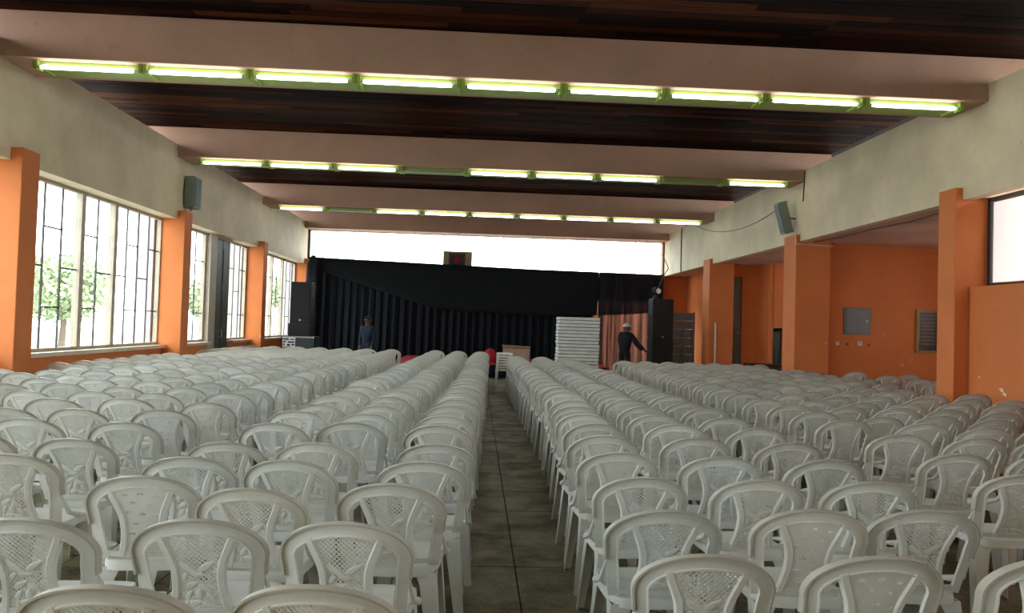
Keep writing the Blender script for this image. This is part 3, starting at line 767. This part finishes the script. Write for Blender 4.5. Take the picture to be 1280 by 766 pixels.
def chair_panel_fan():
    holes = []
    for cx, cz in ((-.062, .722), (.0, .728), (.060, .715), (-.030, .690), (.032, .680), (-.052, .648), (.0, .640), (.050, .630), (-.026, .598), (.028, .586), (-.046, .552), (.012, .540), (.045, .528), (-.02, .500)):
        for k in range(-2, 3):
            a = math.pi/2+k*.38; r0, r1, wd = .008, .0185, .0019
            d = (math.cos(a), math.sin(a)); q = (-d[1], d[0])
            pts = [(cx+d[0]*r+q[0]*s_, cz-.012+d[1]*r*.9+q[1]*s_) for r, s_ in ((r0, -wd*.6), (r1, -wd), (r1, wd), (r0, wd*.6))]
            if all(abs(x) < ribx(z)-.012 and .47 < z < archz(x)-.004 for x, z in pts): holes.append(pts)
    mb = plate_from(plate_outline(), holes)
    # faint raised inner border
    return mb
def chair_panel_simple(): return plate_from(plate_outline(6), [])
def chair_seat(lod=1):
    mb = MB(); n = 28 if lod else 12
    def rim(f, z, fy=0):
        out = []
        for j in range(n):
            t = 2*math.pi*j/n; cs, sn = math.cos(t), math.sin(t)
            x = math.copysign(abs(cs)**.42, cs); yv = math.copysign(abs(sn)**.42, sn)
            yy = .01+.205*yv*f; hw = (.195+.012*(yv))*f
            out.append((hw*x, yy+fy, z-(.012*max(0, yv)**3)))
        return out
    rings = [rim(.02, .418), rim(.5, .420), rim(.85, .428), rim(.96, .436), rim(1.0, .433), rim(1.015, .395), rim(1.0, .394), rim(.975, .428), rim(.5, .412), rim(.02, .412)]
    if not lod: rings = [rings[0], rings[3], rings[5], rings[8]]
    mb.loft(rings); return mb
def chair_leg(sx, sy, lod=1):
    """tapered L channel, splayed"""
    mb = MB(); zt_ = .405
    tx, ty = sx*.188, (.195 if sy > 0 else -.175); bx, byy = sx*.222, (.222 if sy > 0 else -.232)
    rings = []
    for u in ([0, .12, .5, 1] if lod else [0, 1]):
        z = zt_*(1-u); w1 = (.088 if u == 0 else .074)*(1-.42*u); cx = tx+(bx-tx)*u; cy = ty+(byy-ty)*u; th = .005
        o = (sx, sy)
        # corner of the L is on the outer corner
        rings.append([(cx, cy, z), (cx-sx*w1, cy, z), (cx-sx*w1, cy-sy*th, z), (cx-sx*th, cy-sy*th, z), (cx-sx*th, cy-sy*w1, z), (cx, cy-sy*w1, z)])
    mb.loft(rings); return mb
CM = {}
CM['frame'] = chair_frame().mesh('back_frame', 'plastic', True)
CM['rim'] = chair_rim().mesh('rim', 'rim', True)
CM['lattice'] = chair_panel_lattice().mesh('back_panel', 'plastic')
CM['fan'] = chair_panel_fan().mesh('back_panel', 'plastic')
CM['seat'] = chair_seat().mesh('seat', 'plastic', True)
for sx in (-1, 1):
    for sy in (-1, 1): CM[(sx, sy)] = chair_leg(sx, sy).mesh('leg', 'plastic')

def lerp(tab, y):
    if y <= tab[0][0]: return tab[0][1]
    for (a, b), (c_, d_) in zip(tab, tab[1:]):
        if y <= c_: return b+(d_-b)*(y-a)/(c_-a)
    return tab[-1][1]
def projx(x, y, z):
    P = Vector((x, y, z-EYE)); d = P.dot(F)
    return (640+FPX*P.dot(CR)/d, 383-FPX*P.dot(CU)/d) if d > .3 else (-9999, 0)
spots = []   # (arch x, arch y, block, row, column, kind)
rc = random.Random(11)
FIX = {}     # chairs measured one by one in the photograph: (block, row, column) -> x, y, kind
fixed = {
 'L': {(0, 0): (-.39, 1.88, 'lattice'), (0, 1): (-.93, 1.86, 'lattice'), (1, 0): (-.41, 2.45, 'lattice'), (1, 1): (-.93, 2.47, 'lattice'), (1, 2): (-1.49, 2.46, 'lattice'),
       (2, 0): (-.33, 3.01, 'lattice'), (2, 1): (-.89, 2.95, 'lattice'), (2, 2): (-1.38, 3.04, 'fan'), (3, 0): (-.25, 3.50, 'lattice'), (3, 1): (-.85, 3.47, 'lattice'), (3, 2): (-1.38, 3.53, 'lattice'),
       (4, 0): (-.21, 4.06, 'lattice'), (4, 1): (-.86, 3.99, 'lattice'), (4, 2): (-1.36, 4.02, 'lattice'), (5, 2): (-1.28, 4.68, 'lattice')},
 'R': {(0, 0): (.75, 2.20, 'lattice'), (0, 1): (1.28, 2.19, 'fan'), (0, 2): (1.84, 2.16, 'lattice'), (1, 0): (.74, 2.70, 'lattice'), (1, 1): (1.33, 2.72, 'fan'), (1, 2): (1.84, 2.79, 'lattice'),
       (2, 0): (.79, 3.32, 'lattice'), (2, 1): (1.34, 3.31, 'lattice'), (2, 2): (1.88, 3.27, 'lattice'), (3, 0): (.80, 3.93, 'fan'), (3, 1): (1.37, 3.85, 'lattice'), (3, 2): (1.91, 3.80, 'lattice'),
       (4, 0): (.81, 4.45, 'fan'), (4, 1): (1.42, 4.48, 'lattice'), (4, 2): (1.97, 4.40, 'lattice'), (5, 1): (1.45, 5.09, 'lattice'), (5, 2): (2.0, 4.99, 'lattice')},
 'OL': {(0, 0): (-2.21, 3.52, 'lattice'), (1, 0): (-2.20, 4.05, 'lattice'), (2, 0): (-2.21, 4.63, 'lattice'), (3, 0): (-2.21, 5.20, 'fan'), (4, 0): (-2.13, 5.85, 'fan'), (2, 1): (-2.82, 4.67, 'lattice'), (3, 1): (-2.83, 5.27, 'lattice')},
 'OR': {(0, 0): (2.86, 3.58, 'lattice'), (1, 0): (2.89, 4.15, 'lattice'), (2, 0): (2.97, 4.84, 'lattice'), (3, 0): (2.93, 5.56, 'lattice'), (4, 0): (2.98, 6.14, 'lattice'), (5, 0): (3.02, 6.73, 'lattice'), (2, 1): (3.5, 4.83, 'lattice'), (3, 1): (3.52, 5.48, 'lattice')},
}
def block(code, ystart, pitch, nrows, cols, ymax):
    for r in range(nrows):
        for ci, tab in enumerate(cols):
            y = ystart+pitch*r+rc.uniform(-.03, .03); x = lerp(tab, y)+rc.uniform(-.012, .012)
            kd = 'lattice' if rc.random() < .72 else 'fan'; rz = rc.gauss(0, R_(2.2)); rc.random()
            if (r, ci) in fixed[code]: x, y, kd = fixed[code][(r, ci)]
            ym = ymax[ci] if isinstance(ymax, list) else ymax
            if y > ym: continue
            px, py = projx(x, y, .75)
            if px < -30-14000/max(y*60, 1)*.5 or px > 1310+14000/max(y*60, 1)*.5: continue
            if code == 'OL' and ci == 6 and any(abs(y+.28-(q+.18)) < .47 for q in (9.25, 14.28, 19.5)): continue
            if code == 'OR' and ci == 6 and any(abs(y+.28-(q+.18)) < .52 for q in (9.40, 14.4)): continue
            spots.append((x, y, code, r, ci, kd, rz))
block('L', 1.87, .575, 29, [[(1.9, -.40), (3.5, -.27), (5.2, -.21), (10, -.07), (18, .10)], [(1.9, -.93), (3.5, -.87), (5.2, -.80), (10, -.64), (18, -.45)], [(1.9, -1.47), (3.5, -1.38), (5.2, -1.28), (10, -1.18), (18, -1.0)]], 18.0)
block('R', 2.19, .572, 26, [[(2.2, .75), (4.5, .81), (6.2, .91), (8, .95), (17, .88)], [(2.2, 1.30), (4.5, 1.42), (6.2, 1.47), (17, 1.44)], [(2.2, 1.86), (4.5, 1.97), (6.2, 2.02), (17, 2.0)]], [16.4, 16.1, 16.0])
ol = [-2.2, -2.78, -3.33, -3.88, -4.43, -4.98, -5.52]
block('OL', 3.50, .575, 26, [[(3.5, v), (18, v+.12*(1-(i/7)))] for i, v in enumerate(ol)], 17.95)
orr = [2.93, 3.46, 3.98, 4.48, 4.99, 5.52, 6.04]
block('OR', 3.57, .61, 20, [[(5, v), (15.5, v+.16*(1-i/6)+.02)] for i, v in enumerate(orr)], 15.6)
for x, y, r in ((6.95, 12.9, 0), (7.1, 12.1, 1), (7.15, 11.2, 2), (6.98, 10.5, 3), (7.7, 11.5, 4), (7.65, 12.4, 5)):
    spots.append((x, y, 'RC', r, 0, 'lattice', R_(rc.uniform(-12, 12))))

# the 300 that show largest are separate, the remote rest is one mesh
spots.sort(key=lambda q: q[1])
near, far = spots[:300], spots[300:]
BL = {'L': ('seat left of the centre aisle', 'white chairs left of the centre aisle'), 'R': ('seat right of the centre aisle', 'white chairs right of the centre aisle'),
      'OL': ('seat in, left window-side block', 'white chairs of the window-side block'), 'OR': ('seat in, far right block', 'white chairs of the far right block'),
      'RC': ('', 'white chairs in the right recess')}
def label_for(code, r, ci, kd):
    k = 'lattice-backed' if kd == 'lattice' else 'solid-backed'
    if code == 'RC': return k+' white plastic chair '+['in the recess doorway beside the wide pier', 'in the recess, second nearest the wide pier', 'halfway along the recess opening', 'nearest the square column in the recess', 'deepest in the recess', 'deep in the recess under the grey panel'][r]
    base = k+' white plastic chair, '+ordn[r]+' row from front edge of photo, '
    if code in 'LR': return k+' white plastic chair, '+ordn[r]+' visible row, '+ordn[ci]+' seat '+('left' if code == 'L' else 'right')+' of the centre aisle'
    return k+' white plastic chair, '+('window-side block' if code == 'OL' else 'far right block')+', '+ordn[r]+' row, '+ordn[ci]+' from its inner aisle'
for x, y, code, r, ci, kd, rz in near:
    ch = empty('plastic_chair', (x, y+.29, 0), rz, label=label_for(code, r, ci, kd), cat='chair', group=BL[code][1])
    base = rc.uniform(.66, .80); warm = rc.uniform(-.015, .03)
    colr = (base+warm*.9-.012, base+.012, base+.004-warm*.6, 1)
    if code == 'RC' and r == 0: colr = (.85, .87, .86, 1)
    s_ = rc.uniform(.985, 1.02); ch.scale = (s_, s_, s_)
    kids = [inst(CM['frame'], 'back_frame', ch), inst(CM['rim'], 'rim', ch), inst(CM[kd], 'back_panel', ch), inst(CM['seat'], 'seat', ch)]
    for sx in (-1, 1):
        for sy in (-1, 1): kids.append(inst(CM[(sx, sy)], 'leg', ch))
    for k in kids: k.color = colr
low = MB()
for q in (chair_frame(0), chair_panel_simple(), chair_seat(0), *[chair_leg(a, b, 0) for a in (-1, 1) for b in (-1, 1)]): low.add(q.v, q.f)
big = MB()
for x, y, code, r, ci, kd, rz in far:
    Mx = Matrix.Translation((x, y+.29, 0)) @ Matrix.Rotation(rz, 4, 'Z')
    big.add([Mx @ Vector(v) for v in low.v], low.f)
if far:
    o = big.build('distant_plastic_chairs', 'plastic', None, True); o.color = (.71, .715, .68, 1)
    tag(o, 'farthest rows of white plastic chairs just before the stage and curtains', 'chair', 'distant white chairs', 'stuff')

# stack of white stools at the aisle end
sk_ = MB(); sk_.box(-.17, -.17, .44, .17, .17, .462, bev=.01); sk_.box(-.185, -.185, .425, .185, .185, .452)
stm = sk_.mesh('seat', 'plastic'); 
lgm = {}
for sx in (-1, 1):
    for sy in (-1, 1):
        lgm[(sx, sy)] = MB().loft([[(sx*(.17+.03*u-a), sy*(.17+.03*u-b), .42*(1-u)) for a, b in ((0, 0), (.035, 0), (.035, .005), (.005, .005), (.005, .035), (0, .035))] for u in (0, 1)]).mesh('leg', 'plastic')
for k in range(7):
    t = empty('plastic_stool', (.655, 16.75, k*.062), label='white plastic stool, '+['bottom of the nested stack at the aisle end', 'second from the bottom of the aisle-end stack', 'third from the bottom of the aisle-end stack', 'middle of the aisle-end stack', 'third from the top of the aisle-end stack', 'second from the top of the aisle-end stack', 'topmost of the nested stack at the aisle end'][k], cat='stool', group='nested white stools')
    for q in [inst(stm, 'seat', t)]+[inst(m_, 'leg', t) for m_ in lgm.values()]: q.color = (.8, .8, .77, 1)

# ------------------------------------------------------------------ people
def skin_obj(name, verts, edges, radii, mat, parent=None, sub=2):
    me = bpy.data.meshes.new(name); me.from_pydata(verts, edges, []); me.materials.append(MT[mat])
    o = bpy.data.objects.new(name, me); COL.objects.link(o)
    if parent: o.parent = parent
    md = o.modifiers.new('skin', 'SKIN'); md.use_smooth_shade = True
    if not me.skin_vertices: me.attributes.new('skin_vertices', 'FLOAT', 'POINT') if False else None
    sv = me.skin_vertices[0].data if me.skin_vertices else None
    if sv:
        for i, r in enumerate(radii): sv[i].radius = r if isinstance(r, tuple) else (r, r)
        sv[0].use_root = True
    sd = o.modifiers.new('sub', 'SUBSURF'); sd.levels = sub; sd.render_levels = sub
    return o
def person(loc, rz, H, label, top_mat, leg_mat, larm, rarm, bulk=.022, lean=0, cap=None):
    """built facing -Y; larm / rarm = (elbow, wrist) offsets"""
    s = H/1.70
    J = {'pel': (0, 0, .93), 'sp1': (0, .005, 1.05), 'chest': (lean*.5, .0, 1.27), 'neck0': (lean, .01, 1.41), 'neck': (lean, 0, 1.47), 'head0': (lean, -.015, 1.54), 'head1': (lean, -.01, 1.62), 'crown': (lean, 0, 1.675),
         'hipL': (.09, 0, .90), 'kneeL': (.10, -.02, .49), 'ankL': (.10, .02, .08), 'toeL': (.11, -.14, .03), 'hipR': (-.09, 0, .90), 'kneeR': (-.11, -.03, .49), 'ankR': (-.12, .01, .08), 'toeR': (-.13, -.15, .03),
         'shL': (.17+lean, .01, 1.38), 'shR': (-.17+lean, .01, 1.38)}
    J['elL'] = tuple(a+b for a, b in zip(J['shL'], larm[0])); J['wrL'] = tuple(a+b for a, b in zip(J['elL'], larm[1]))
    J['elR'] = tuple(a+b for a, b in zip(J['shR'], rarm[0])); J['wrR'] = tuple(a+b for a, b in zip(J['elR'], rarm[1]))
    rad = {'pel': (.125, .095), 'sp1': (.125, .095), 'chest': (.15, .105), 'neck0': (.09, .07), 'neck': .052, 'head0': (.06, .075), 'head1': (.074, .09), 'crown': (.05, .06), 'hipL': .085, 'kneeL': .055, 'ankL': .038, 'toeL': .03,
           'hipR': .085, 'kneeR': .055, 'ankR': .038, 'toeR': .03, 'shL': .055, 'shR': .055, 'elL': .038, 'elR': .038, 'wrL': .025, 'wrR': .025}
    E_ = [('pel', 'sp1'), ('sp1', 'chest'), ('chest', 'neck0'), ('neck0', 'neck'), ('neck', 'head0'), ('head0', 'head1'), ('head1', 'crown')]
    for q in 'LR': E_ += [('pel', 'hip'+q), ('hip'+q, 'knee'+q), ('knee'+q, 'ank'+q), ('ank'+q, 'toe'+q), ('chest', 'sh'+q), ('sh'+q, 'el'+q), ('el'+q, 'wr'+q)]
    # hands: palm and five fingers rooted in the palm
    for q in 'LR':
        e, w_ = Vector(J['el'+q]), Vector(J['wr'+q]); d = (w_-e).normalized(); sd = d.cross(Vector((0, 1, 0))); sd = (sd if sd.length > .1 else Vector((1, 0, 0))).normalized()
        pm_ = w_+d*.05; J['palm'+q] = tuple(pm_); rad['palm'+q] = (.032, .016); E_.append(('wr'+q, 'palm'+q))
        for fi, (so, ln) in enumerate(((-.024, .070), (-.008, .082), (.008, .076), (.023, .060))):
            a = pm_+d*.03+sd*so; b = a+d*ln*.5+Vector((0, -.004, 0)); c2 = b+d*ln*.45+Vector((0, -.014, 0))
            for nm, pp, rr_ in (('a', a, .0095), ('b', b, .0085), ('c', c2, .0075)): J[f'f{nm}{fi}{q}'] = tuple(pp); rad[f'f{nm}{fi}{q}'] = rr_
            E_ += [('palm'+q, f'fa{fi}{q}'), (f'fa{fi}{q}', f'fb{fi}{q}'), (f'fb{fi}{q}', f'fc{fi}{q}')]
        a = w_+d*.03-sd*.035; b = a+d*.035-sd*.02
        J['t1'+q] = tuple(a); J['t2'+q] = tuple(b); rad['t1'+q] = .011; rad['t2'+q] = .009; E_ += [('wr'+q, 't1'+q), ('t1'+q, 't2'+q)]
    ks = list(J); ix = {k: i for i, k in enumerate(ks)}
    def scl(r): return tuple(v*s for v in r) if isinstance(r, tuple) else r*s
    body = skin_obj('person', [tuple(v*s for v in J[k]) for k in ks], [(ix[a], ix[b]) for a, b in E_], [scl(rad[k]) for k in ks], 'skin')
    body.location = loc; body.rotation_euler = (0, 0, rz); tag(body, label, 'person')
    def sub(nm, keys, mat, grow, edges, ends=()):
        kk = {k: i for i, k in enumerate(keys)}; rr2 = []
        for k in keys:
            r = scl(rad[k]); r = tuple(v+grow for v in r) if isinstance(r, tuple) else r+grow; rr2.append(r)
        return skin_obj(nm, [tuple(v*s for v in J[k]) for k in keys], [(kk[a], kk[b]) for a, b in edges], rr2, mat, body)
    sub('shirt', ['pel', 'sp1', 'chest', 'neck0', 'shL', 'elL', 'wrL', 'shR', 'elR', 'wrR'], top_mat, bulk, [('pel', 'sp1'), ('sp1', 'chest'), ('chest', 'neck0'), ('chest', 'shL'), ('shL', 'elL'), ('elL', 'wrL'), ('chest', 'shR'), ('shR', 'elR'), ('elR', 'wrR')])
    sub('trousers', ['sp1', 'pel', 'hipL', 'kneeL', 'ankL', 'hipR', 'kneeR', 'ankR'], leg_mat, .008, [('sp1', 'pel'), ('pel', 'hipL'), ('hipL', 'kneeL'), ('kneeL', 'ankL'), ('pel', 'hipR'), ('hipR', 'kneeR'), ('kneeR', 'ankR')])
    for q in 'LR':
        a, b = Vector(J['ank'+q])*s, Vector(J['toe'+q])*s
        MB().loft([[(b.x+(a.x-b.x)*u+rx*math.cos(t), b.y-.05+(a.y-b.y+.09)*u, max(.0, .035+rz_*math.sin(t))) for t in [2*math.pi*j/12 for j in range(12)]] for u, rx, rz_ in ((0, .02, .02), (.15, .042, .035), (.6, .045, .05), (1, .03, .06))]).build('shoe', 'hair', body, True)
    hx = lean*s; hz = 1.60*s
    def ell(nm, cx, cy, cz, rx, ry, rz_, mat, zc=-9):
        rings = []
        for k in range(1, 12):
            ph = math.pi*k/12; rings.append([(cx+rx*math.sin(ph)*math.cos(t), cy+ry*math.sin(ph)*math.sin(t), max(cz+rz_*math.cos(ph), zc)) for t in [2*math.pi*j/16 for j in range(16)]])
        return MB().loft(rings).build(nm, mat, body, True)
    if cap: ell('cap', hx, .0, hz+.03, .098, .118, .085, cap, hz+.02); MB().box(hx-.07, -.19, hz+.02, hx+.07, -.08, hz+.032, bev=.004).build('cap_peak', cap, body)
    else: ell('hair', hx, .012, hz+.03, .092, .108, .075, 'hair', hz+.0)
    MB().loft([[(hx-.014, -.095, hz-.04), (hx+.014, -.095, hz-.04), (hx+.006, -.09, hz+.01), (hx-.006, -.09, hz+.01)], [(hx-.009, -.12, hz-.036), (hx+.009, -.12, hz-.036), (hx+.003, -.102, hz+.008), (hx-.003, -.102, hz+.008)]]).build('nose', 'skin', body)
    for q in (-1, 1):
        ell('eye', hx+q*.032, -.093, hz+.005, .012, .008, .007, 'eye'); ell('ear', hx+q*.088, .0, hz-.01, .01, .02, .032, 'skin')
    MB().box(hx-.025, -.098, hz-.068, hx+.025, -.088, hz-.060, bev=.003).build('mouth', 'brown', body)
    return body
person((-2.86, 19.0, 0), R_(-25), 1.60, 'person in dark blue clothes standing before the black curtain', 'navy', 'navy',
       ((.05, .02, -.28), (-.02, -.10, -.22)), ((-.05, .02, -.28), (.03, -.10, -.22)))
person((3.84, 18.6, 0), R_(150), 1.60, 'person in dark clothes and white cap by the sheer curtain', 'darkcloth', 'darkcloth',
       ((-.02, -.16, -.24), (-.02, -.20, -.08)), ((-.14, -.04, -.25), (-.12, -.16, -.12)), lean=-.05, bulk=.045, cap='white')
